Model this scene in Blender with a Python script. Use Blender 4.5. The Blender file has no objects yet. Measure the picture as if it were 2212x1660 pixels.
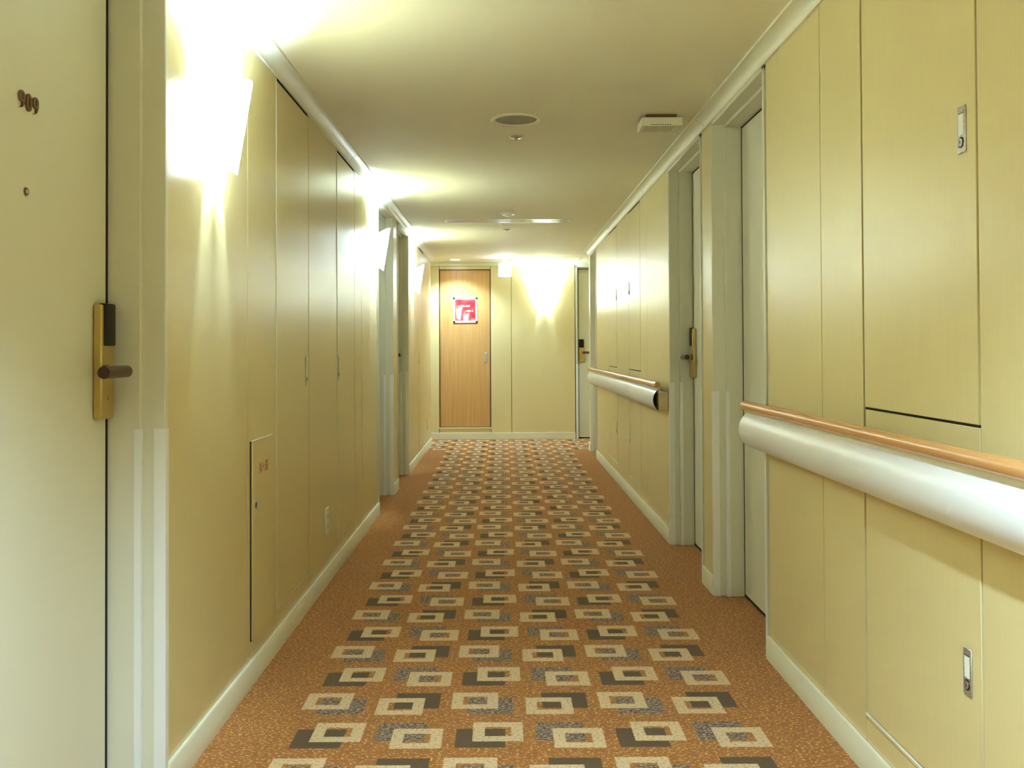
import bpy, bmesh, math
from mathutils import Vector, Matrix
PI = math.pi
scene = bpy.context.scene
COL = scene.collection

# ------------------------------------------------------------------ camera
PITCH, ROLL = 0.014, -0.0045
cam_data = bpy.data.cameras.new('camera')
cam_data.sensor_width = 36.0
cam_data.lens = 36.0 * 2000.0 / 2212.0
cam_data.shift_x = 19.0 / 2212.0
cam_data.shift_y = -104.0 / 2212.0
cam_data.clip_start = 0.02
cam = bpy.data.objects.new('camera', cam_data)
COL.objects.link(cam)
cam.matrix_world = (Matrix.Translation((0, 0, 1.2))
                    @ Matrix.Rotation(PI / 2 + PITCH, 4, 'X')
                    @ Matrix.Rotation(ROLL, 4, 'Z'))
scene.camera = cam

# ------------------------------------------------------------------ world, exposure
world = bpy.data.worlds.new('world')
scene.world = world
world.use_nodes = True
world.node_tree.nodes['Background'].inputs[0].default_value = (0.9, 0.85, 0.7, 1)
world.node_tree.nodes['Background'].inputs[1].default_value = 0.02
vs = scene.view_settings
vs.view_transform = 'Standard'
vs.look = 'None'
vs.gamma = 1.0
vs.use_curve_mapping = False
vs.exposure = 2.5
scene.cycles.adaptive_threshold = 0.05
scene.cycles.diffuse_bounces = 5
scene.cycles.max_bounces = 7
scene.cycles.glossy_bounces = 3
scene.cycles.transmission_bounces = 2
scene.cycles.caustics_reflective = False
scene.cycles.caustics_refractive = False
scene.cycles.sample_clamp_indirect = 6.0

LIGHT_COLOR = (0.68, 1.0, 1.22)
SCONCE_W = 13.0          # bulb inside each wall light
SHADE_E = 5.0           # glow of the frosted shade
DOWNLIGHT_W = 40.0

# ------------------------------------------------------------------ dimensions
XL, XR = -0.912, 1.022      # wall faces
ZC = 2.355                  # ceiling
ZCROWN = 2.308
YEND = 12.3
YBACK = -4.2
ENDL, ENDR = 11.65, 11.0    # where the side walls stop at the cross corridor

# ------------------------------------------------------------------ materials
def new_mat(name):
    m = bpy.data.materials.new(name)
    m.use_nodes = True
    return m, m.node_tree.nodes, m.node_tree.links, m.node_tree.nodes['Principled BSDF']

def mat(name, col, rough=0.5, metal=0.0, spec=0.5, emit=None, estr=0.0, coat=0.0, bump=0.0, bscale=200.0):
    m, N, L, b = new_mat(name)
    b.inputs['Base Color'].default_value = (*col, 1)
    b.inputs['Roughness'].default_value = rough
    b.inputs['Metallic'].default_value = metal
    b.inputs['Specular IOR Level'].default_value = spec
    b.inputs['Coat Weight'].default_value = coat
    b.inputs['Coat Roughness'].default_value = 0.03
    if emit:
        b.inputs['Emission Color'].default_value = (*emit, 1)
        b.inputs['Emission Strength'].default_value = estr
    # faint procedural unevenness, so that no surface is dead flat
    tc = N.new('ShaderNodeTexCoord')
    nz = N.new('ShaderNodeTexNoise'); nz.inputs['Scale'].default_value = bscale; nz.inputs['Detail'].default_value = 2
    L.new(tc.outputs['Object'], nz.inputs['Vector'])
    mr = N.new('ShaderNodeMapRange')
    mr.inputs['To Min'].default_value = max(0.02, rough - 0.03); mr.inputs['To Max'].default_value = rough + 0.03
    L.new(nz.outputs['Fac'], mr.inputs['Value']); L.new(mr.outputs['Result'], b.inputs['Roughness'])
    if bump:
        bp = N.new('ShaderNodeBump'); bp.inputs['Strength'].default_value = bump; bp.inputs['Distance'].default_value = 0.001
        L.new(nz.outputs['Fac'], bp.inputs['Height']); L.new(bp.outputs['Normal'], b.inputs['Normal'])
    return m

def grain_mat(name, c1, c2, rough, scale, bump=0.05, spec=0.5, detail=3.0, contrast=(0.35, 0.65)):
    """vertical grain: noise stretched along z"""
    m, N, L, b = new_mat(name)
    tc = N.new('ShaderNodeTexCoord'); mp = N.new('ShaderNodeMapping')
    mp.inputs['Scale'].default_value = scale
    nz = N.new('ShaderNodeTexNoise'); nz.inputs['Scale'].default_value = 1.0; nz.inputs['Detail'].default_value = detail
    L.new(tc.outputs['Object'], mp.inputs['Vector']); L.new(mp.outputs['Vector'], nz.inputs['Vector'])
    mr = N.new('ShaderNodeMapRange'); mr.inputs['From Min'].default_value = contrast[0]; mr.inputs['From Max'].default_value = contrast[1]
    L.new(nz.outputs['Fac'], mr.inputs['Value'])
    mx = N.new('ShaderNodeMix'); mx.data_type = 'RGBA'
    mx.inputs['A'].default_value = (*c1, 1); mx.inputs['B'].default_value = (*c2, 1)
    L.new(mr.outputs['Result'], mx.inputs['Factor']); L.new(mx.outputs['Result'], b.inputs['Base Color'])
    b.inputs['Roughness'].default_value = rough
    b.inputs['Specular IOR Level'].default_value = spec
    bp = N.new('ShaderNodeBump'); bp.inputs['Strength'].default_value = bump; bp.inputs['Distance'].default_value = 0.001
    L.new(nz.outputs['Fac'], bp.inputs['Height']); L.new(bp.outputs['Normal'], b.inputs['Normal'])
    return m

M = {}
M['vinyl'] = grain_mat('gold_beige_vinyl', (0.71, 0.59, 0.30), (0.735, 0.615, 0.32), 0.33, (420, 420, 6), 0.10, 0.5)
M['joint'] = mat('joint_shadow', (0.045, 0.032, 0.014), 0.9)
M['ceiling'] = mat('ceiling_paper', (0.85, 0.80, 0.62), 0.75, bump=0.15, bscale=350)
M['cream'] = mat('cream_trim', (0.78, 0.74, 0.57), 0.38)
M['crown'] = mat('crown_trim', (0.82, 0.80, 0.66), 0.46)
M['frame'] = mat('door_frame_paint', (0.72, 0.69, 0.55), 0.42)
M['leaf'] = mat('door_leaf_paint', (0.75, 0.72, 0.57), 0.5)
M['guard'] = mat('clear_corner_guard', (0.84, 0.84, 0.80), 0.3)
M['gap'] = mat('dark_gap', (0.015, 0.012, 0.01), 0.9)
M['brass'] = mat('satin_brass', (0.62, 0.46, 0.16), 0.32, metal=0.75)
M['black'] = mat('black_plastic', (0.014, 0.011, 0.009), 0.42, spec=0.25)
M['bronze'] = mat('dark_bronze', (0.06, 0.028, 0.018), 0.34, metal=0.3)
M['bronze2'] = mat('brown_metal', (0.20, 0.11, 0.06), 0.38, metal=0.5)
M['lever'] = mat('dark_brown_lever', (0.105, 0.055, 0.036), 0.36, metal=0.3)
M['steel'] = mat('satin_steel', (0.72, 0.72, 0.72), 0.28, metal=0.85)
M['bumper'] = mat('bumper_vinyl', (0.80, 0.79, 0.78), 0.34)
M['white'] = mat('white_plastic', (0.90, 0.90, 0.86), 0.25)
M['offwhite'] = mat('detector_plastic', (0.78, 0.74, 0.56), 0.45)
M['grey'] = mat('grey_mesh', (0.36, 0.33, 0.24), 0.7, bump=0.6, bscale=600)
M['red'] = mat('red_poster', (0.42, 0.012, 0.022), 0.4, coat=1.0)
M['redink'] = mat('red_ink', (0.45, 0.04, 0.03), 0.5)
M['print'] = mat('white_print', (0.85, 0.83, 0.83), 0.4)
M['wood_rail'] = grain_mat('rail_wood', (0.58, 0.28, 0.10), (0.68, 0.36, 0.14), 0.26, (90, 3, 90), 0.03)
M['wood_door'] = grain_mat('door_wood_veneer', (0.55, 0.28, 0.085), (0.66, 0.39, 0.14), 0.38, (70, 70, 1.6), 0.05, contrast=(0.25, 0.75))
M['shade'] = mat('lit_frosted_glass', (0.9, 0.9, 0.88), 0.4, emit=(0.78, 1.0, 1.12), estr=SHADE_E)
M['bulb'] = mat('lit_bulb', (0.9, 0.9, 0.9), 0.4, emit=(0.80, 1.0, 1.04), estr=14.0)
M['lamp_disc'] = mat('lit_downlight', (0.9, 0.9, 0.9), 0.4, emit=(0.80, 1.0, 1.04), estr=14.0)
M['exit'] = mat('lit_exit_panel', (0.85, 0.9, 1.0), 0.4, emit=(0.74, 0.86, 1.0), estr=9.0)

def carpet_material():
    m, N, L, b = new_mat('patterned_carpet')
    def lk(v, sock):
        if isinstance(v, (int, float)): sock.default_value = v
        else: L.new(v, sock)
    def ma(op, a, b_=None, c=None):
        n = N.new('ShaderNodeMath'); n.operation = op
        lk(a, n.inputs[0])
        if b_ is not None: lk(b_, n.inputs[1])
        if c is not None: lk(c, n.inputs[2])
        return n.outputs[0]
    def mix(f, a, b_):
        n = N.new('ShaderNodeMix'); n.data_type = 'RGBA'
        lk(f, n.inputs['Factor'])
        for v, s in ((a, n.inputs['A']), (b_, n.inputs['B'])):
            if isinstance(v, tuple): s.default_value = (*v, 1)
            else: L.new(v, s)
        return n.outputs['Result']
    tc = N.new('ShaderNodeTexCoord'); sp = N.new('ShaderNodeSeparateXYZ')
    L.new(tc.outputs['Object'], sp.inputs[0])
    def noise(sx, sy, detail=2.0, off=0.0):
        mp = N.new('ShaderNodeMapping'); mp.inputs['Scale'].default_value = (sx, sy, 1); mp.inputs['Location'].default_value = (off, off * 1.7, 0)
        L.new(tc.outputs['Object'], mp.inputs['Vector'])
        n = N.new('ShaderNodeTexNoise'); n.inputs['Scale'].default_value = 1.0; n.inputs['Detail'].default_value = detail
        L.new(mp.outputs['Vector'], n.inputs['Vector'])
        return n.outputs['Fac']
    def thr(v, lo, hi):
        n = N.new('ShaderNodeMapRange'); n.inputs['From Min'].default_value = lo; n.inputs['From Max'].default_value = hi
        L.new(v, n.inputs['Value']); return n.outputs['Result']
    fz = ma('MULTIPLY', ma('SUBTRACT', noise(420, 420, 1, 3.1), 0.5), 0.009)
    fz2 = ma('MULTIPLY', ma('SUBTRACT', noise(420, 420, 1, 9.4), 0.5), 0.009)
    X = ma('ADD', sp.outputs[0], fz); Y = ma('ADD', sp.outputs[1], fz2)
    P, CP = 0.257, 0.25
    yr = ma('SUBTRACT', Y, 2.895)
    r = ma('FLOOR', ma('ADD', ma('DIVIDE', yr, P), 0.5))
    ly = ma('SUBTRACT', yr, ma('MULTIPLY', r, P))
    rp = ma('FLOORED_MODULO', r, 2.0)                       # 0 = row A, 1 = row B
    xo = ma('SUBTRACT', X, ma('SUBTRACT', -0.049, ma('MULTIPLY', rp, 0.025)))
    c = ma('FLOOR', ma('ADD', ma('DIVIDE', xo, CP), 0.5))
    lx = ma('SUBTRACT', xo, ma('MULTIPLY', c, CP))
    cp = ma('FLOORED_MODULO', c, 2.0)
    sx = ma('SUBTRACT', 1.0, ma('MULTIPLY', rp, 2.0))
    sy = ma('SUBTRACT', 1.0, ma('MULTIPLY', cp, 2.0))
    grey = ma('ABSOLUTE', ma('SUBTRACT', rp, cp))           # 1 = grey motif
    inside = ma('MULTIPLY', ma('GREATER_THAN', c, -2.5), ma('LESS_THAN', c, 3.5))
    inside = ma('MAXIMUM', inside, ma('GREATER_THAN', sp.outputs[1], 10.95))
    def rect(sgn, hx, hy):
        dx = ma('SUBTRACT', lx, ma('MULTIPLY', sx, 0.027 * sgn)); dy = ma('SUBTRACT', ly, ma('MULTIPLY', sy, 0.024 * sgn))
        return ma('MULTIPLY', ma('LESS_THAN', ma('ABSOLUTE', dx), hx), ma('LESS_THAN', ma('ABSOLUTE', dy), hy))
    back = ma('MULTIPLY', rect(-1, 0.0765, 0.069), inside)
    outer = rect(1, 0.0785, 0.0725); hole = rect(1, 0.041, 0.034)
    frame = ma('MULTIPLY', ma('MULTIPLY', outer, ma('SUBTRACT', 1.0, hole)), inside)
    fleck = thr(noise(95, 150, 1.0, 0.0), 0.575, 0.635)
    big = thr(noise(30, 30, 2.0, 5.0), 0.35, 0.7)
    base = mix(ma('MULTIPLY', fleck, 0.85), mix(big, (0.31, 0.105, 0.020), (0.37, 0.135, 0.027)), (0.72, 0.42, 0.10))
    mott = thr(noise(85, 150, 1.0, 7.0), 0.46, 0.62)
    greyc = mix(mott, (0.105, 0.062, 0.037), (0.42, 0.285, 0.205))
    darkc = mix(noise(160, 160, 2.0, 2.0), (0.085, 0.047, 0.019), (0.125, 0.073, 0.030))
    mot2 = thr(noise(110, 160, 1.0, 12.0), 0.55, 0.63)
    beige = mix(ma('MULTIPLY', mot2, 0.75), (0.66, 0.47, 0.27), (0.36, 0.19, 0.08))
    colr = mix(back, base, mix(grey, darkc, greyc))
    colr = mix(frame, colr, beige)
    L.new(colr, b.inputs['Base Color'])
    b.inputs['Roughness'].default_value = 0.95
    b.inputs['Specular IOR Level'].default_value = 0.1
    b.inputs['Sheen Weight'].default_value = 0.15
    bp = N.new('ShaderNodeBump'); bp.inputs['Strength'].default_value = 0.5; bp.inputs['Distance'].default_value = 0.003
    L.new(noise(300, 300, 2.0, 1.0), bp.inputs['Height']); L.new(bp.outputs['Normal'], b.inputs['Normal'])
    return m
M['carpet'] = carpet_material()

# ------------------------------------------------------------------ mesh helpers
class MB:
    """collects shapes with material slots; build() links ONE mesh object"""
    def __init__(self): self.bm = bmesh.new(); self.mats = []
    def mi(self, m):
        if m not in self.mats: self.mats.append(m)
        return self.mats.index(m)
    def box(self, a, b, m, bevel=0.0):
        x0, x1 = sorted((a[0], b[0])); y0, y1 = sorted((a[1], b[1])); z0, z1 = sorted((a[2], b[2]))
        t = bmesh.new()
        v = [t.verts.new(p) for p in ((x0, y0, z0), (x1, y0, z0), (x1, y1, z0), (x0, y1, z0), (x0, y0, z1), (x1, y0, z1), (x1, y1, z1), (x0, y1, z1))]
        for f in ((3, 2, 1, 0), (4, 5, 6, 7), (0, 1, 5, 4), (1, 2, 6, 5), (2, 3, 7, 6), (3, 0, 4, 7)):
            t.faces.new([v[i] for i in f])
        if bevel:
            bmesh.ops.bevel(t, geom=list(t.edges), offset=bevel, segments=2 if bevel > 0.004 else 1, affect='EDGES', profile=0.5)
        self.merge(t, m); return self
    def merge(self, t, m, smooth=False):
        k = self.mi(m); mp = {}
        for v in t.verts: mp[v] = self.bm.verts.new(v.co)
        for f in t.faces:
            nf = self.bm.faces.new([mp[v] for v in f.verts]); nf.material_index = k; nf.smooth = smooth or f.smooth
        t.free()
    def cyl(self, p0, p1, r0, m, r1=None, seg=24, caps=True, cap_m=None, smooth=True):
        p0, p1 = Vector(p0), Vector(p1); r1 = r0 if r1 is None else r1
        ax = (p1 - p0).normalized(); u = ax.orthogonal().normalized(); w = ax.cross(u)
        k = self.mi(m); kc = self.mi(cap_m or m)
        A = [self.bm.verts.new(p0 + (u * math.cos(2 * PI * i / seg) + w * math.sin(2 * PI * i / seg)) * r0) for i in range(seg)]
        B = [self.bm.verts.new(p1 + (u * math.cos(2 * PI * i / seg) + w * math.sin(2 * PI * i / seg)) * r1) for i in range(seg)]
        for i in range(seg):
            f = self.bm.faces.new((A[i], A[(i + 1) % seg], B[(i + 1) % seg], B[i])); f.material_index = k; f.smooth = smooth
        if caps:
            f = self.bm.faces.new(A[::-1]); f.material_index = kc
            f = self.bm.faces.new(B); f.material_index = kc
        return self
    def lathe(self, c, prof, m, seg=32, flip=False, mats=None):
        """prof = [(radius, z)] around the vertical through c"""
        rings = []
        for (r, z) in prof:
            rings.append([self.bm.verts.new((c[0] + r * math.cos(2 * PI * i / seg), c[1] + r * math.sin(2 * PI * i / seg), c[2] + z)) for i in range(seg)])
        for j in range(len(rings) - 1):
            k = self.mi(mats[j] if mats else m)
            for i in range(seg):
                q = (rings[j][i], rings[j][(i + 1) % seg], rings[j + 1][(i + 1) % seg], rings[j + 1][i])
                f = self.bm.faces.new(q if not flip else q[::-1]); f.material_index = k; f.smooth = True
        k = self.mi(mats[-1] if mats else m)
        f = self.bm.faces.new(rings[-1] if not flip else rings[-1][::-1]); f.material_index = k
        return self
    def prism_y(self, prof, y0, y1, m, caps=True, smooth=True, closed=True, cap_m=None):
        """prof = [(x, z)] extruded along y"""
        A = [self.bm.verts.new((x, y0, z)) for x, z in prof]; B = [self.bm.verts.new((x, y1, z)) for x, z in prof]
        n = len(prof); k = self.mi(m)
        for i in range(n if closed else n - 1):
            f = self.bm.faces.new((A[i], A[(i + 1) % n], B[(i + 1) % n], B[i])); f.material_index = k; f.smooth = smooth
        if caps and closed:
            kc = self.mi(cap_m or m)
            f = self.bm.faces.new(A[::-1]); f.material_index = kc
            f = self.bm.faces.new(B); f.material_index = kc
        return self
    def strip(self, lo, hi, x0, x1, m):
        """two outlines in the (y, z) plane joined to a slab from x0 to x1"""
        k = self.mi(m); n = len(lo)
        V = {}
        for s, pts in (('l', lo), ('h', hi)):
            for i, (y, z) in enumerate(pts):
                for t, x in ((0, x0), (1, x1)): V[s, i, t] = self.bm.verts.new((x, y, z))
        for i in range(n - 1):
            for q in ((('l', i, 1), ('l', i + 1, 1), ('h', i + 1, 1), ('h', i, 1)),
                      (('l', i, 0), ('h', i, 0), ('h', i + 1, 0), ('l', i + 1, 0)),
                      (('l', i, 0), ('l', i + 1, 0), ('l', i + 1, 1), ('l', i, 1)),
                      (('h', i, 1), ('h', i + 1, 1), ('h', i + 1, 0), ('h', i, 0))):
                f = self.bm.faces.new([V[a] for a in q]); f.material_index = k
        return self
    def stroke(self, a, b, w, x0, x1, m):
        d = Vector((b[0] - a[0], b[1] - a[1])).normalized(); n = Vector((-d.y, d.x)) * w / 2; e = d * w / 2
        a = Vector(a) - e; b = Vector(b) + e
        return self.strip([tuple(a - n), tuple(b - n)], [tuple(a + n), tuple(b + n)], x0, x1, m)
    def build(self, name, parent=None, label=None, recalc=True):
        if recalc: bmesh.ops.recalc_face_normals(self.bm, faces=list(self.bm.faces))
        me = bpy.data.meshes.new(name); self.bm.to_mesh(me); self.bm.free()
        me.set_sharp_from_angle(angle=math.radians(38))
        for m in self.mats: me.materials.append(M[m])
        o = bpy.data.objects.new(name, me); COL.objects.link(o)
        if parent: o.parent = parent
        if label: o['label'] = label
        return o

def box_obj(name, a, b, m, parent=None, bevel=0.0, label=None):
    return MB().box(a, b, m, bevel).build(name, parent, label)
def tag(o, label, cat, group=None, kind=None):
    o['label'] = label; o['category'] = cat
    if group: o['group'] = group
    if kind: o['kind'] = kind
    return o
def struct(o, label=None, cat=None):
    o['kind'] = 'structure'
    if label: o['label'] = label
    if cat: o['category'] = cat
    return o
def empty(name, loc, rz=0.0):
    o = bpy.data.objects.new(name, None); COL.objects.link(o)
    o.empty_display_size = 0.1; o.location = loc; o.rotation_euler = (0, 0, rz); return o
# mounting frames: local +x leaves the wall, local +y runs to the reader's right, z up
def on_left(name, y, z): return empty(name, (XL, y, z), 0.0)
def on_right(name, y, z): return empty(name, (XR, y, z), PI)
def on_end(name, x, z, y=YEND): return empty(name, (x, y, z), -PI / 2)
def light(name, kind, loc, power, parent, radius=0.02, rot=None, spot=None, blend=0.3, color=LIGHT_COLOR):
    d = bpy.data.lights.new(name, kind); d.energy = power; d.color = color
    if kind in ('POINT', 'SPOT'): d.shadow_soft_size = radius
    if kind == 'SPOT': d.spot_size = spot; d.spot_blend = blend
    o = bpy.data.objects.new(name, d); COL.objects.link(o); o.parent = parent; o.location = loc
    if rot: o.rotation_euler = rot
    return o
def text_mesh(name, body, size, m, parent, y, z, x, align='CENTER', ext=0.0004):
    cu = bpy.data.curves.new(name + '_curve', 'FONT'); cu.body = body; cu.size = size; cu.extrude = ext
    cu.align_x = align; cu.align_y = 'CENTER'; cu.offset = size * 0.012
    t = bpy.data.objects.new(name + '_curve', cu); COL.objects.link(t)
    dg = bpy.context.evaluated_depsgraph_get()
    me = bpy.data.meshes.new_from_object(t.evaluated_get(dg))
    bpy.data.objects.remove(t); bpy.data.curves.remove(cu)
    me.materials.clear(); me.materials.append(M[m])
    # text plane (x, y) -> local (y, z), facing +x
    me.transform(Matrix(((0, 0, 1, x), (1, 0, 0, y), (0, 1, 0, z), (0, 0, 0, 1))))
    o = bpy.data.objects.new(name, me); COL.objects.link(o); o.parent = parent
    return o

# ------------------------------------------------------------------ floor, ceiling
XMIN, XMAX = -2.6, 2.8
struct(box_obj('floor', (XMIN, YBACK - 0.1, -0.05), (XMAX, YEND + 0.1, 0.0), 'carpet'),
       'ochre corridor carpet with interlocking beige, brown and grey rectangles', 'carpet')
struct(box_obj('ceiling', (XMIN, YBACK - 0.1, ZC), (XMAX, YEND + 0.1, ZC + 0.05), 'ceiling'),
       'plain pale yellow corridor ceiling', 'ceiling')

# ------------------------------------------------------------------ walls: backing, panels, baseboards
JAMB = 0.03                 # how far a door frame reaches into the wall beside its opening
DOORS_L = [(1.600, 2.483), (6.750, 7.630), (8.000, 8.860)]
DOORS_R = [(3.610, 4.494), (4.770, 5.660), (10.150, 10.800)]
def segs(y0, y1, doors):
    out, a = [], y0
    for d0, d1 in doors: out.append((a, d0 - JAMB)); a = d1 + JAMB
    out.append((a, y1)); return out
SEG_L, SEG_R = segs(YBACK, ENDL, DOORS_L), segs(YBACK, ENDR, DOORS_R)

def side_wall(name, xf, s, segments, doors, label):
    """s = +1: the wall's body lies towards +x"""
    mb = MB()
    for a, b in segments: mb.box((xf + s * 0.010, a, 0), (xf + s * 0.09, b, ZC), 'joint')
    for d0, d1 in doors: mb.box((xf + s * 0.010, d0 - JAMB, 2.30), (xf + s * 0.09, d1 + JAMB, ZC), 'joint')
    return struct(mb.build(name), label, 'wall')
wl = side_wall('wall_left', XL, -1, SEG_L, DOORS_L, 'corridor wall of gold beige panels carrying the lit wall lights')
wr = side_wall('wall_right', XR, 1, SEG_R, DOORS_R, 'corridor wall of gold beige panels behind the wooden handrails')
def panel(parent, xf, s, y0, y1, z0, z1, gap=0.0028):
    box_obj('panel', (xf, y0 + gap, z0 + gap), (xf + s * 0.010, y1 - gap, z1 - gap), 'vinyl', parent, 0.0012)

CL = [(3.722, 4.343), (5.080, 5.682), (9.970, 10.600)]            # closet doors, left wall
CR = [(1.988, 2.630), (6.890, 7.540), (8.310, 8.960)]             # cupboards, right wall
def panels(parent, xf, s, segments, cuts, closets):
    for a, b in segments:
        edges = sorted({a, b, *[c for c in cuts if a < c < b], *[c for cl in closets for c in cl if a < c < b]})
        for p, q in zip(edges[:-1], edges[1:]):
            if any(abs(p - c0) < 1e-6 and abs(q - c1) < 1e-6 for c0, c1 in closets):
                panel(parent, xf, s, p, q, 0.085, 0.160)           # strip under the closet door
            else:
                panel(parent, xf, s, p, q, 0.085, ZCROWN + 0.004)
panels(wl, XL, -1, SEG_L, [-3.2, -2.3, -1.4, -0.5, 0.4, 3.304, 5.960], CL)
panels(wr, XR, 1, SEG_R, [-3.4, -2.5, -1.6, -0.7, 0.2, 1.1, 2.971, 6.580], CR)

def baseboard(name, xf, s, segments, label):
    e = MB()
    for a, b in segments:
        a2 = a + (0.0 if a == YBACK else -0.012); b2 = b + (0.012 if b not in (ENDL, ENDR) else 0.0)
        p = [(xf, 0.0), (xf - s * 0.012, 0.0), (xf - s * 0.012, 0.084), (xf - s * 0.009, 0.088), (xf, 0.088)]
        e.prism_y(p, a2, b2, 'cream', smooth=False)
    return struct(e.build(name), label, 'baseboard')
baseboard('baseboard_left', XL, -1, SEG_L, 'cream baseboard under the wall lights')
baseboard('baseboard_right', XR, 1, SEG_R, 'cream baseboard under the handrails')

# crown moulding: a cove in lengths, each length a piece
def crown_profile(xf, s):
    P = [(0, ZCROWN - 0.006), (0.009, ZCROWN - 0.006), (0.009, ZCROWN)]
    for i in range(9):
        a = i / 8 * PI / 2
        P.append((0.009 + 0.048 * (1 - math.cos(a)), ZCROWN + 0.036 * math.sin(a)))
    P += [(0.063, ZCROWN + 0.036), (0.063, ZC), (0, ZC)]
    return [(xf - s * p, z) for p, z in P]
def crown(name, xf, s, y0, y1, joints, label):
    root = empty(name, (0, 0, 0)); struct(root, label, 'crown moulding')
    ys = [y0, *joints, y1]
    for a, b in zip(ys[:-1], ys[1:]):
        MB().prism_y(crown_profile(xf, s), a + 0.003, b - 0.003, 'crown').build('moulding_length', root)
crown('trim_1', XL, -1, YBACK, ENDL, [-2.0, 0.6, 2.55, 4.43, 5.46, 7.1, 8.80], 'cream cove moulding above the wall lights')
crown('trim_2', XR, 1, YBACK, ENDR, [-1.6, 0.4, 2.6, 4.64, 6.64, 8.8], 'cream cove moulding above the handrails')
root = empty('trim_3', (0, 0, 0)); struct(root, 'narrow cream strip along the top of the end wall', 'crown moulding')
box_obj('moulding_length', (XMIN, YEND - 0.028, ZC - 0.052), (XMAX, YEND, ZC), 'crown', root, 0.004)

# wall ends at the cross corridor: returns, side walls, back wall
struct(box_obj('wall_left_return', (XMIN, ENDL - 0.10, 0), (XL - 0.0102, ENDL, ZC), 'vinyl'), 'wall return at the left cross passage', 'wall')
struct(box_obj('wall_right_return', (XR + 0.0102, ENDR - 0.10, 0), (XMAX, ENDR, ZC), 'vinyl'), 'wall return at the right cross passage', 'wall')
struct(box_obj('wall_passage_left', (XMIN - 0.08, ENDL - 0.1, 0), (XMIN, YEND, ZC), 'vinyl'), 'far side wall of the left cross passage', 'wall')
struct(box_obj('wall_passage_right', (XMAX, ENDR - 0.1, 0), (XMAX + 0.08, YEND, ZC), 'vinyl'), 'far side wall of the right cross passage', 'wall')
struct(box_obj('wall_back', (XL - 0.1, YBACK - 0.08, 0), (XR + 0.1, YBACK, ZC), 'vinyl'), 'corridor wall behind the viewer', 'wall')

# end wall with openings for the sliding door and the guest door
SD = (-0.849, -0.166, 0.155, 2.258)          # sliding door x0, x1, z0, z1
ED = (0.985, 1.865)                          # guest door opening in the end wall
we = MB()
we.box((XMIN, YEND + 0.010, 0), (SD[0], YEND + 0.10, ZC), 'joint')
we.box((SD[1], YEND + 0.010, 0), (ED[0] - JAMB, YEND + 0.10, ZC), 'joint')
we.box((SD[0], YEND + 0.010, 0), (SD[1], YEND + 0.10, SD[2]), 'joint')
we.box((SD[0], YEND + 0.010, SD[3]), (SD[1], YEND + 0.10, ZC), 'joint')
we.box((SD[0], YEND + 0.06, SD[2]), (SD[1], YEND + 0.10, SD[3]), 'joint')
we.box((ED[1] + JAMB, YEND + 0.010, 0), (XMAX, YEND + 0.10, ZC), 'joint')
we.box((ED[0] - JAMB, YEND + 0.010, 2.30), (ED[1] + JAMB, YEND + 0.10, ZC), 'joint')
we = struct(we.build('wall_end'), 'pale end wall with the wooden sliding door', 'wall')
def endpanel(x0, x1, z0, z1, g=0.0028):
    box_obj('panel', (x0 + g, YEND, z0 + g), (x1 - g, YEND + 0.010, z1 - g), 'vinyl', we, 0.0012)
endpanel(XMIN, SD[0], 0.085, ZC - 0.05); endpanel(SD[0], SD[1], 0.085, SD[2]); endpanel(SD[0], SD[1], SD[3], ZC - 0.05)
endpanel(SD[1], 0.111, 0.085, ZC - 0.05); endpanel(0.111, ED[0] - JAMB, 0.085, ZC - 0.05); endpanel(ED[1] + JAMB, XMAX, 0.085, ZC - 0.05)
bb = MB()
bb.box((XMIN, YEND - 0.012, 0), (ED[0] - JAMB, YEND, 0.088), 'cream', 0.002).box((ED[1] + JAMB, YEND - 0.012, 0), (XMAX, YEND, 0.088), 'cream', 0.002)
struct(bb.build('baseboard_end'), 'cream baseboard below the wooden sliding door', 'baseboard')

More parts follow.
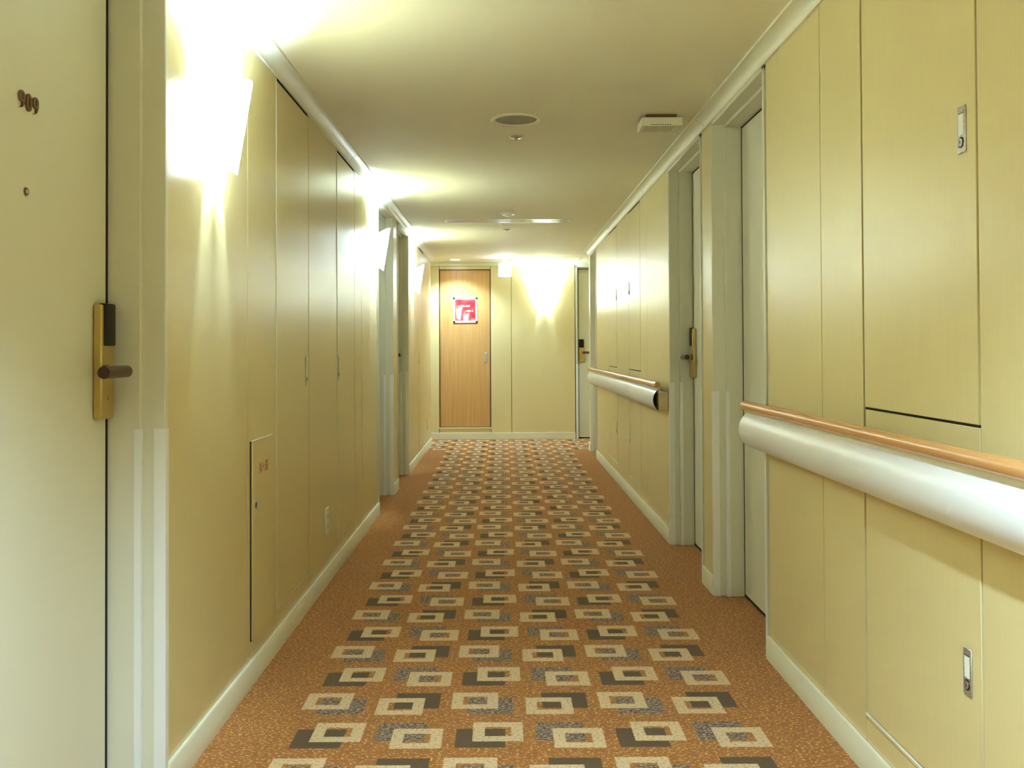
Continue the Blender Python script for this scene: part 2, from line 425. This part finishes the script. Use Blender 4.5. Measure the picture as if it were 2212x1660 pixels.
# ------------------------------------------------------------------ guest room doors
HEAD = 2.285                # outer head of the opening
def guest_door(name, root, W, depth, latch, label, lock=True, number=None, peep=None, lever=0.130):
    """root sits at the middle of the opening on the wall face; latch = +1/-1 along local y"""
    struct(root, label, 'door')
    h = W / 2; C = 0.022; PR = 0.006; ST = 0.055; SP = 0.014
    # frame: casing, stepped jambs and head
    f = MB()
    for s in (-1, 1):
        f.box((-0.09, s * h, 0), (PR, s * (h + C), HEAD + C), 'frame', 0.0025)
        f.box((-depth - 0.03, s * (h - SP), 0), (-ST, s * (h + C), HEAD), 'frame', 0.0025)
    f.box((-0.09, -h - C, HEAD), (PR, h + C, HEAD + C), 'frame', 0.0025)
    f.box((-depth - 0.03, -h, HEAD - SP), (-ST, h, HEAD + C), 'frame', 0.0025)
    f.build('frame', root)
    box_obj('backing', (-depth - 0.045, -h - C, 0), (-depth - 0.036, h + C, HEAD + C), 'gap', root)
    lf = box_obj('leaf', (-depth - 0.034, -h + SP + 0.012, 0.014), (-depth, h - SP - 0.012, HEAD - SP - 0.008), 'leaf', root, 0.0015)
    # dark strips that paint shade into the gap round the leaf
    gk = MB()
    for s in (-1, 1): gk.box((-depth - 0.03, s * (h - SP - 0.0105), 0), (-depth + 0.0005, s * (h - SP), HEAD - SP), 'gap')
    gk.box((-depth - 0.03, -h + SP, HEAD - SP - 0.0075), (-depth - 0.001, h - SP, HEAD - SP), 'gap')
    gk.box((-depth - 0.03, -h + SP, 0), (-depth - 0.001, h - SP, 0.0125), 'gap').build('gap_shadow', root)
    # translucent guards on the arrises, up to one metre
    for s in (-1, 1):
        g = MB(); g.box((-0.024, s * (h - 0.0015), 0.0), (PR + 0.0015, s * (h + 0.001), 0.99), 'guard')
        g.box((PR, s * (h + 0.001), 0.0), (PR + 0.0015, s * (h + C), 0.99), 'guard'); g.build('corner_guard', root)
        g = MB(); g.box((-ST - 0.017, s * (h - SP - 0.0015), 0.0), (-ST + 0.0015, s * (h - SP), 0.99), 'guard')
        g.box((-ST, s * (h - SP), 0.0), (-ST + 0.0015, s * (h - 0.0016), 0.99), 'guard'); g.build('corner_guard', root)
    if lock:
        yl = latch * (h - SP - 0.008)
        y1 = yl - latch * 0.008; y0 = y1 - latch * 0.075
        lk = MB(); lk.box((-depth, y0, 1.022), (-depth + 0.024, y1, 1.319), 'brass', 0.004)
        lk.cyl((-depth + 0.024, (y0 + y1) / 2, 1.075), (-depth + 0.0248, (y0 + y1) / 2, 1.075), 0.006, 'brass', seg=16)
        lk.box((-depth + 0.0245, (y0 + y1) / 2 - 0.001, 1.071), (-depth + 0.0252, (y0 + y1) / 2 + 0.001, 1.079), 'black')
        lk = lk.build('lock', root, 'brass lock with black card reader')
        box_obj('card_reader', (-depth + 0.010, y0 + latch * 0.012, 1.212), (-depth + 0.029, y1 - latch * -0.002, 1.323), 'black', lk, 0.005)
        ys = y0 + latch * 0.016
        lv = MB()
        lv.cyl((-depth + 0.024, ys, 1.146), (-depth + 0.032, ys, 1.146), 0.017, 'bronze2')
        lv.cyl((-depth + 0.024, ys, 1.146), (-depth + 0.078, ys, 1.146), 0.0105, 'steel')
        lv.cyl((-depth + 0.078, ys - latch * lever, 1.146), (-depth + 0.078, ys + latch * 0.008, 1.146), 0.0155, 'lever', cap_m='bronze')
        lv.build('lever', lk, 'dark bronze lever handle')
    if number:
        build_number(number, root, -depth)
    if peep is not None:
        p = MB(); p.cyl((-depth, peep, 1.553), (-depth + 0.003, peep, 1.553), 0.010, 'bronze2', 0.0085)
        p.cyl((-depth + 0.003, peep, 1.553), (-depth + 0.0036, peep, 1.553), 0.005, 'steel'); p.build('peephole', root)
    return root

def build_number(spots, root, x):
    """solid bronze numerals; spots = [(digit, y, z)]"""
    def ell(cy, cz, ry, rz, n=24): return [(cy + ry * math.cos(2 * PI * i / n), cz + rz * math.sin(2 * PI * i / n)) for i in range(n + 1)]
    for ch, y, z in spots:
        d = MB()
        if ch == '0':
            d.strip(ell(y, z, 0.0033, 0.0125), ell(y, z, 0.0122, 0.0198), x, x + 0.005, 'bronze2')
        else:
            d.strip(ell(y, z + 0.007, 0.0030, 0.0075), ell(y, z + 0.007, 0.0122, 0.0128), x, x + 0.005, 'bronze2')
            lo, hi = [], []
            for i in range(11):
                t = i / 10; a = 0.1 - t * 1.75
                lo.append((y - 0.0075 + 0.0155 * math.cos(a), z + 0.004 + 0.0225 * math.sin(a)))
                hi.append((y - 0.0075 + (0.0198 - 0.0035 * t * t) * math.cos(a), z + 0.004 + (0.0245 - 0.0015 * t) * math.sin(a)))
                if t < 0.55: lo[-1] = (lo[-1][0] - 0.006 * (1 - t), lo[-1][1])
            d.strip(lo, hi, x, x + 0.0048, 'bronze2')
        d.build('numeral', root, 'dark bronze numeral')

def door_l(n, d, **k): return guest_door('door_%d' % n, on_left('door_%d' % n, (d[0] + d[1]) / 2, 0), d[1] - d[0], 0.143, **k)
def door_r(n, d, **k): return guest_door('door_%d' % n, on_right('door_%d' % n, (d[0] + d[1]) / 2, 0), d[1] - d[0], 0.137, **k)
ym = (DOORS_L[0][0] + DOORS_L[0][1]) / 2
door_l(1, DOORS_L[0], latch=1, label='cream guest room door numbered 909 with a peephole',
       number=[('9', 2.020 - ym, 1.752), ('0', 2.050 - ym, 1.752), ('9', 2.080 - ym, 1.752)], peep=2.044 - ym)
door_l(2, DOORS_L[1], latch=-1, label='recessed guest room door beside the tall closets and second wall light')
door_l(3, DOORS_L[2], latch=1, label='recessed guest room door just before the wall light nearest the end wall')
door_r(4, DOORS_R[0], latch=1, label='recessed guest room door where the handrail with the tall cupboard begins', lever=0.085)
door_r(5, DOORS_R[1], latch=-1, label='recessed guest room door with brass lock beside the handrail end')
door_r(6, DOORS_R[2], latch=1, label='narrow recessed door at the corner of the cross passage', lock=False)
guest_door('door_7', on_end('door_7', (ED[0] + ED[1]) / 2, 0), ED[1] - ED[0], 0.10, -1, 'guest room door in the end wall, partly hidden by the corner')

# sliding wooden door in the end wall
r8 = on_end('door_8', (SD[0] + SD[1]) / 2, 0)
struct(r8, 'orange brown wooden sliding door in the end wall', 'door')
hw = (SD[1] - SD[0]) / 2
box_obj('leaf', (-0.05, -hw + 0.010, SD[2] + 0.012), (-0.012, hw - 0.010, SD[3] - 0.010), 'wood_door', r8, 0.0015)
fr = MB()
for s in (-1, 1): fr.box((-0.055, s * (hw - 0.007), SD[2]), (0.001, s * hw, SD[3]), 'bronze2')
fr.box((-0.055, -hw, SD[3] - 0.007), (0.001, hw, SD[3]), 'bronze2').build('frame', r8)
box_obj('track', (-0.055, -hw - 0.012, SD[2] - 0.012), (0.008, hw + 0.012, SD[2] + 0.003), 'cream', r8, 0.002)
hd = MB(); hd.box((-0.012, 0.276 - 0.016, 1.02), (-0.008, 0.276 + 0.016, 1.155), 'steel', 0.001)
hd.box((-0.0085, 0.276 - 0.009, 1.035), (-0.0075, 0.276 + 0.009, 1.14), 'grey'); hd.build('handle', r8, 'flush steel pull')

# ------------------------------------------------------------------ closets and cupboards
def flush_handle(parent, x, y, z, h=0.130, w=0.030, key_low=True):
    m = MB(); m.box((x, y - w / 2, z - h / 2), (x + 0.0035, y + w / 2, z + h / 2), 'steel', 0.0015)
    m.box((x + 0.0034, y - w * 0.30, z - h * 0.12), (x + 0.0040, y + w * 0.30, z + h * 0.34), 'white')
    m.box((x + 0.0036, y - w * 0.30, z + h * 0.335), (x + 0.0044, y + w * 0.30, z + h * 0.35), 'black')
    zk = z - h * 0.27
    m.cyl((x + 0.003, y, zk), (x + 0.0046, y, zk), w * 0.33, 'black', seg=20)
    m.cyl((x + 0.003, y, zk), (x + 0.0056, y, zk), w * 0.25, 'steel', seg=20)
    m.box((x + 0.0050, y - 0.001, zk - 0.004), (x + 0.0062, y + 0.001, zk + 0.004), 'black')
    return m.build('handle', parent, 'steel flush handle with keyhole')
G, GF = 0.004, 0.011        # joint on the hinge side and on the far side
def closet(d, handle_y, label):
    r = on_left('closet', (d[0] + d[1]) / 2, 0); h = (d[1] - d[0]) / 2
    tag(r, label, 'closet', 'tall closets flush in the wall')
    b = MB(); b.box((-0.0098, -h, 0.160), (-0.006, h, ZCROWN - 0.003), 'gap').build('surround', r)
    dr = box_obj('door', (-0.0059, -h + G, 0.168), (0.001, h - GF, ZCROWN - 0.018), 'vinyl', r, 0.0015)
    e = MB()
    e.box((-0.0055, -h + 0.0004, 0.165), (0.002, -h + 0.0022, ZCROWN - 0.01), 'cream')
    e.box((-0.0055, -h + 0.0004, 0.1612), (0.002, h - 0.0004, 0.1645), 'cream'); e.build('edge_trim', r)
    flush_handle(dr, 0.001, handle_y - (d[0] + d[1]) / 2, 1.100, 0.135)
    return r
closet(CL[0], 4.285, 'tall flush closet door beside the fire extinguisher cabinet')
closet(CL[1], 5.125, 'tall flush closet door with power outlet on the panel beside it')
closet(CL[2], 10.02, 'tall flush closet door beyond the wall light nearest the end wall')

def cupboard(d, handle_y, label):
    r = on_right('wall_cupboard', (d[0] + d[1]) / 2, 0); h = (d[1] - d[0]) / 2
    tag(r, label, 'cupboard', 'two-door cupboards behind the handrails')
    MB().box((-0.0098, -h, 0.160), (-0.006, h, ZCROWN - 0.003), 'gap').build('surround', r)
    up = box_obj('upper_door', (-0.0059, -h + GF, 1.031), (0.001, h - G, ZCROWN - 0.014), 'vinyl', r, 0.0015)
    box_obj('middle_panel', (-0.0059, -h + GF, 0.862), (-0.001, h - G, 1.0245), 'vinyl', r, 0.001)
    lo = box_obj('lower_door', (-0.0059, -h + GF, 0.172), (0.001, h - G, 0.856), 'vinyl', r, 0.0015)
    box_obj('edge_trim', (-0.0055, -h + 0.0005, 0.1605), (0.004, h - 0.0005, 0.169), 'cream', r, 0.0012)
    yl = (d[0] + d[1]) / 2 - handle_y
    flush_handle(up, 0.001, yl, 1.682, 0.105, 0.036)
    flush_handle(lo, 0.001, yl, 0.484, 0.105, 0.036)
    return r
cupboard(CR[0], 2.048, 'wall cupboard behind the handrail that starts at the first recessed door')
cupboard(CR[1], 7.500, 'wall cupboard behind the capped end of the handrail')
cupboard(CR[2], 8.350, 'wall cupboard behind the handrail close to the cross passage')

# ------------------------------------------------------------------ fire extinguisher cabinet
fx = on_left('extinguisher_cabinet', 3.48, 0.155)
tag(fx, 'flush fire extinguisher cabinet with red characters, low on the wall', 'cabinet')
MB().box((0.0002, -0.1475, -0.003), (0.002, 0.1425, 0.715), 'gap').build('surround', fx)
dr = box_obj('door', (0.0018, -0.140, 0.0), (0.008, 0.140, 0.713), 'vinyl', fx, 0.0018)
tr = MB(); tr.box((0.002, -0.1425, 0.7135), (0.0095, 0.1405, 0.7165), 'cream'); tr.build('edge_trim', fx)
KANJI = [
 [((.08, .88), (.22, .76)), ((.04, .60), (.18, .50)), ((.04, .06), (.22, .36)), ((.62, .96), (.62, .64)), ((.40, .90), (.48, .72)), ((.86, .90), (.76, .72)),
  ((.40, .62), (.40, .04)), ((.40, .62), (.88, .62)), ((.88, .62), (.88, .04)), ((.40, .45), (.88, .45)), ((.40, .28), (.88, .28))],
 [((.50, .96), (.50, .58)), ((.50, .58), (.08, .04)), ((.50, .58), (.94, .04)), ((.18, .76), (.27, .50)), ((.84, .76), (.70, .52))],
 [s for bx in ((.12, .74), (.60, .74), (.12, .04), (.60, .04)) for s in (((bx[0], bx[1]), (bx[0] + .28, bx[1])), ((bx[0], bx[1] + .22), (bx[0] + .28, bx[1] + .22)),
  ((bx[0], bx[1]), (bx[0], bx[1] + .22)), ((bx[0] + .28, bx[1]), (bx[0] + .28, bx[1] + .22)))] + [((.04, .52), (.96, .52)), ((.50, .70), (.50, .52)), ((.50, .52), (.08, .32)), ((.50, .52), (.94, .32))]]
for i, strokes in enumerate(KANJI):
    t = MB(); y0 = -0.052 + i * 0.044; z0 = 0.588; sw, sh = 0.036, 0.039
    for a, b in strokes:
        t.stroke((y0 + a[0] * sw, z0 + a[1] * sh), (y0 + b[0] * sw, z0 + b[1] * sh), 0.0030, 0.0079, 0.0083, 'redink')
    t.build('lettering', fx, 'red printed character')
pu = MB(); pu.cyl((0.0075, -0.098, 0.480), (0.0088, -0.098, 0.480), 0.0145, 'steel', seg=24).cyl((0.0085, -0.098, 0.480), (0.0090, -0.098, 0.480), 0.0115, 'black', seg=24)
pu.build('pull_ring', fx, 'dark round finger pull')

# ------------------------------------------------------------------ power outlets
def outlet(y, z, label):
    r = on_left('power_outlet', y, z); tag(r, label, 'power outlet', 'power outlets low on the wall')
    box_obj('plate', (0.0, -0.036, -0.068), (0.009, 0.036, 0.068), 'cream', r, 0.003)
    for k in (-1, 1):
        m = MB(); m.box((0.0088, -0.017, k * 0.026 - 0.016), (0.0105, 0.017, k * 0.026 + 0.016), 'white', 0.001)
        for j in (-1, 1): m.box((0.0104, j * 0.006 - 0.0012, k * 0.026 - 0.005), (0.0107, j * 0.006 + 0.0012, k * 0.026 + 0.005), 'black')
        m.build('socket', r)
outlet(4.755, 0.322, 'cream power outlet plate between the two tall closets')
outlet(11.10, 0.300, 'cream power outlet plate close to the end of the wall')

# ------------------------------------------------------------------ handrails with bumper
def handrail(y0, y1, label):
    r = on_right('handrail', (y0 + y1) / 2, 0.80); h = (y1 - y0) / 2      # local z = height - 0.80
    tag(r, label, 'handrail', 'wooden handrails over white bumpers')
    box_obj('bumper_body', (0.0012, -h + 0.002, 0.012), (0.060, h - 0.002, 0.124), 'vinyl', r, 0.002)
    P = []
    for i in range(15):
        a = -0.95 + i / 14 * 1.95
        P.append((0.020 + 0.076 * math.cos(a), 0.078 + 0.0785 * math.sin(a)))
    inner = [(0.020 + (p[0] - 0.020) * 0.955, 0.078 + (p[1] - 0.078) * 0.955) for p in P]
    MB().prism_y(P + inner[::-1], -h, h, 'bumper', cap_m='black').build('bumper_cover', r, 'white curved bumper')
    box_obj('rail_support', (0.050, -h + 0.004, 0.118), (0.064, h - 0.004, 0.158), 'cream', r, 0.002)
    rl = MB(); rl.cyl((0.070, -h - 0.004, 0.172), (0.070, h + 0.004, 0.172), 0.0185, 'wood_rail', seg=32)
    rl.build('rail', r, 'round wooden rail')
    for k in range(5):
        yy = -h + 0.3 + k * (2 * h - 0.6) / 4
        MB().box((0.0012, yy - 0.03, 0.120), (0.052, yy + 0.03, 0.130), 'steel', 0.001).build('bracket', r)
handrail(-0.70, 3.655, 'wooden handrail over white bumper beside the large wall cupboard')
handrail(5.740, 10.250, 'wooden handrail over white bumper running to the cross passage')

# ------------------------------------------------------------------ wall lights
def sconce(root, label, power=SCONCE_W):
    """root at the wall face, z = 1.755"""
    tag(root, label, 'wall light', 'frosted wall lights')
    n, T0 = 24, 1.36
    sh = MB(); V = []
    for th in (0.0, 0.0035):
        rows = []
        for j in range(9):
            f = j / 8; row = []
            for i in range(n + 1):
                a = -T0 + 2 * T0 * i / n
                r = (0.066 + (0.112 - 0.066) * f) - th
                c = max(0.0, math.cos(a))
                z = (0.045 - 0.045 * c) * (1 - f) + (0.222 + 0.074 * c) * f
                row.append(sh.bm.verts.new((0.006 + r * c * 1.02, r * math.sin(a), z)))
            rows.append(row)
        V.append(rows)
    k = sh.mi('shade')
    def q(*vs):
        f = sh.bm.faces.new(vs); f.material_index = k; f.smooth = True
    for j in range(8):
        for i in range(n):
            q(V[0][j][i], V[0][j][i + 1], V[0][j + 1][i + 1], V[0][j + 1][i])
            q(V[1][j][i], V[1][j + 1][i], V[1][j + 1][i + 1], V[1][j][i + 1])
    for i in range(n):
        q(V[0][0][i], V[1][0][i], V[1][0][i + 1], V[0][0][i + 1]); q(V[0][8][i], V[0][8][i + 1], V[1][8][i + 1], V[1][8][i])
    for i in (0, n):
        for j in range(8): q(V[0][j][i], V[0][j + 1][i], V[1][j + 1][i], V[1][j][i])
    sh.build('shade', root, 'glowing frosted half-cone shade')
    box_obj('wall_plate', (0.0, -0.03, 0.06), (0.012, 0.03, 0.20), 'steel', root, 0.003)
    arm = MB(); arm.cyl((0.010, 0, 0.10), (0.040, 0, 0.10), 0.008, 'steel').cyl((0.042, 0, 0.085), (0.042, 0, 0.115), 0.013, 'white'); arm.build('lamp_holder', root)
    b = MB(); b.cyl((0.042, 0, 0.115), (0.042, 0, 0.165), 0.011, 'bulb', 0.012, seg=16); b.build('bulb', root)
    light('bulb_light', 'POINT', (0.056, 0, 0.182), power, root, 0.018)
    return root
sconce(on_left('wall_light', 2.915, 1.755), 'lit frosted wall light between door 909 and the extinguisher cabinet')
sconce(on_left('wall_light', 6.500, 1.755), 'lit frosted wall light between the second tall closet and a recessed door')
sconce(on_left('wall_light', 9.300, 1.755), 'lit frosted wall light on the panels before the end wall')
sconce(on_left('wall_light', -1.60, 1.755), 'lit frosted wall light behind the viewer, mirrored in the red notice')
sconce(on_end('wall_light', 0.555, 1.755), 'lit frosted wall light on the end wall beside the exit sign', SCONCE_W * 0.7)

# ------------------------------------------------------------------ ceiling fittings
def downlight(x, y, label, power=DOWNLIGHT_W, spot=2.3):
    r = empty('downlight', (x, y, ZC)); tag(r, label, 'downlight', 'round recessed downlights')
    MB().lathe((0, 0, 0), [(0.075, 0.0), (0.075, -0.004), (0.062, -0.006), (0.060, -0.001)], 'white', mats=['white', 'white', 'white', 'white']).build('trim_ring', r)
    MB().lathe((0, 0, 0), [(0.060, -0.0015), (0.058, -0.0035), (0.03, -0.0045)], 'lamp_disc').build('lamp', r)
    light('lamp_light', 'SPOT', (0, 0, -0.02), power, r, 0.05, (0, 0, 0), spot, 0.6)
downlight(0.06, 0.60, 'recessed ceiling downlight above the viewer beside door 909', 66.0, 2.12)
downlight(-0.615, 11.90, 'recessed ceiling downlight in front of the wooden sliding door', 22.0)
downlight(2.30, 11.45, 'unseen downlight added to light the right cross passage', 9.0)  # added lamp, out of view, to brighten the end wall
downlight(-1.90, 11.95, 'unseen downlight added to light the left cross passage', 12.0)  # also an added, unseen lamp, lifting the left of the far end

sp = empty('ceiling_speaker', (0.070, 4.64, ZC)); tag(sp, 'large round ceiling speaker with grey grille', 'speaker')
MB().lathe((0, 0, 0), [(0.128, 0.0), (0.128, -0.006), (0.120, -0.011), (0.108, -0.008), (0.104, -0.002)], 'offwhite').build('ring', sp)
MB().lathe((0, 0, 0), [(0.1045, -0.0025), (0.08, -0.0045), (0.03, -0.0055)], 'grey').build('grille', sp)

def sprinkler(x, y, label):
    r = empty('sprinkler', (x, y, ZC)); tag(r, label, 'sprinkler', 'ceiling sprinklers')
    MB().lathe((0, 0, 0), [(0.036, 0.0), (0.036, -0.004), (0.030, -0.009), (0.012, -0.010)], 'steel').build('escutcheon', r)
    m = MB(); m.cyl((0, 0, -0.008), (0, 0, -0.014), 0.007, 'steel', 0.005, seg=12)
    for s in (-1, 1): m.cyl((s * 0.010, 0, -0.008), (s * 0.005, 0, -0.015), 0.002, 'steel', seg=8)
    m.build('head', r); MB().cyl((0, 0, -0.014), (0, 0, -0.016), 0.012, 'bronze2', seg=20).build('deflector', r)
sprinkler(0.075, 5.02, 'chrome sprinkler just past the ceiling speaker')
sprinkler(0.040, 8.95, 'chrome sprinkler just past the slot air vent')

sd = empty('smoke_detector', (0.040, 7.86, ZC)); tag(sd, 'white round smoke detector in front of the slot air vent', 'smoke detector')
MB().lathe((0, 0, 0), [(0.066, 0.0), (0.066, -0.006), (0.055, -0.014), (0.02, -0.016)], 'white').build('base', sd)
MB().lathe((0, 0, 0), [(0.034, -0.013), (0.034, -0.020), (0.025, -0.024), (0.008, -0.025)], 'white').build('sensor', sd)

sv = empty('slot_vent', (0.045, 8.34, ZC)); tag(sv, 'long narrow slot air vent across the ceiling', 'air vent')
f = MB()
for s in (-1, 1):
    f.box((-0.565, s * 0.105, -0.0025), (0.565, s * 0.080, 0), 'white', 0.0005)
    f.box((s * 0.565, -0.105, -0.0025), (s * 0.545, 0.105, 0), 'white', 0.0005)
f.build('frame', sv)
box_obj('duct', (-0.545, -0.080, -0.0008), (0.545, 0.080, -0.0002), 'bronze2', sv)
for k in range(4): box_obj('slat', (-0.545, -0.048 + k * 0.032 - 0.006, -0.0022), (0.545, -0.048 + k * 0.032 + 0.006, -0.0009), 'white', sv)

gd = empty('gas_alarm', (0.786, 4.610, ZC)); tag(gd, 'boxy cream alarm unit with vent holes under the ceiling', 'alarm unit')
box_obj('mount', (-0.075, -0.055, -0.022), (0.075, 0.062, 0.0), 'bronze2', gd)  # dark brown stands in for the shadow between ceiling and housing
box_obj('housing', (-0.100, -0.080, -0.062), (0.100, 0.080, -0.020), 'offwhite', gd, 0.003)
for k in range(9):
    box_obj('front_slot', (-0.056 + k * 0.0115, -0.0806, -0.0580), (-0.050 + k * 0.0115, -0.0795, -0.0545), 'black', gd)
h = MB()
for i in range(16):
    for j in range(9):
        x, y = -0.078 + i * 0.0088, -0.060 + j * 0.0125
        h.box((x, y, -0.0624), (x + 0.0045, y + 0.0065, -0.0615), 'grey')
h = h.build('vent_holes', gd); h['kind'] = 'stuff'

xs = empty('exit_sign', (0.026, 11.90, ZC)); tag(xs, 'small glowing white exit sign hanging from the ceiling', 'exit sign')
box_obj('bracket', (-0.03, -0.012, -0.058), (0.03, 0.012, 0), 'white', xs)
box_obj('case', (-0.086, -0.018, -0.232), (0.086, 0.024, -0.058), 'white', xs, 0.004)
box_obj('lit_panel', (-0.079, -0.0205, -0.225), (0.079, -0.0175, -0.065), 'exit', xs)

ah = empty('access_hatch', (0.745, 11.86, ZC)); tag(ah, 'flush white access hatch in the ceiling beside the end wall', 'hatch')
f = MB()
for s in (-1, 1):
    f.box((-0.26, s * 0.20, -0.004), (0.26, s * 0.185, 0), 'white', 0.001); f.box((s * 0.26, -0.20, -0.004), (s * 0.245, 0.20, 0), 'white', 0.001)
f.build('frame', ah); box_obj('hatch_panel', (-0.243, -0.183, -0.002), (0.243, 0.183, -0.0002), 'ceiling', ah)

# ------------------------------------------------------------------ red direction notice on the sliding door
nt = on_end('direction_notice', -0.5025, 1.717, YEND + 0.012); tag(nt, 'red direction notice in a clear frame on the wooden sliding door', 'sign')
hw, hh = 0.160, 0.167
fr = MB()
for s in (-1, 1):
    fr.box((0.0, s * hw, -hh), (0.012, s * (hw - 0.025), hh), 'print', 0.001); fr.box((0.0, -hw, s * hh), (0.012, hw, s * (hh - 0.025)), 'print', 0.001)
fr.build('frame', nt, 'pale border')
box_obj('poster', (0.0005, -hw + 0.024, -hh + 0.024), (0.008, hw - 0.024, hh - 0.024), 'red', nt)
box_obj('clip_bar', (0.0, -hw, hh + 0.001), (0.014, hw, hh + 0.011), 'grey', nt)
text_mesh('lettering', '907~987', 0.036, 'print', nt, 0.0, 0.052, 0.0084)
text_mesh('lettering', '~906', 0.036, 'print', nt, 0.036, -0.012, 0.0084)
a = MB(); a.strip([(-0.098, 0.052), (-0.078, 0.040)], [(-0.098, 0.052), (-0.078, 0.064)], 0.0081, 0.0087, 'print'); a.build('arrow', nt)
a = MB(); a.strip([(0.088, -0.024), (0.108, -0.012)], [(0.088, 0.0), (0.108, -0.012)], 0.0081, 0.0087, 'print'); a.build('arrow', nt)
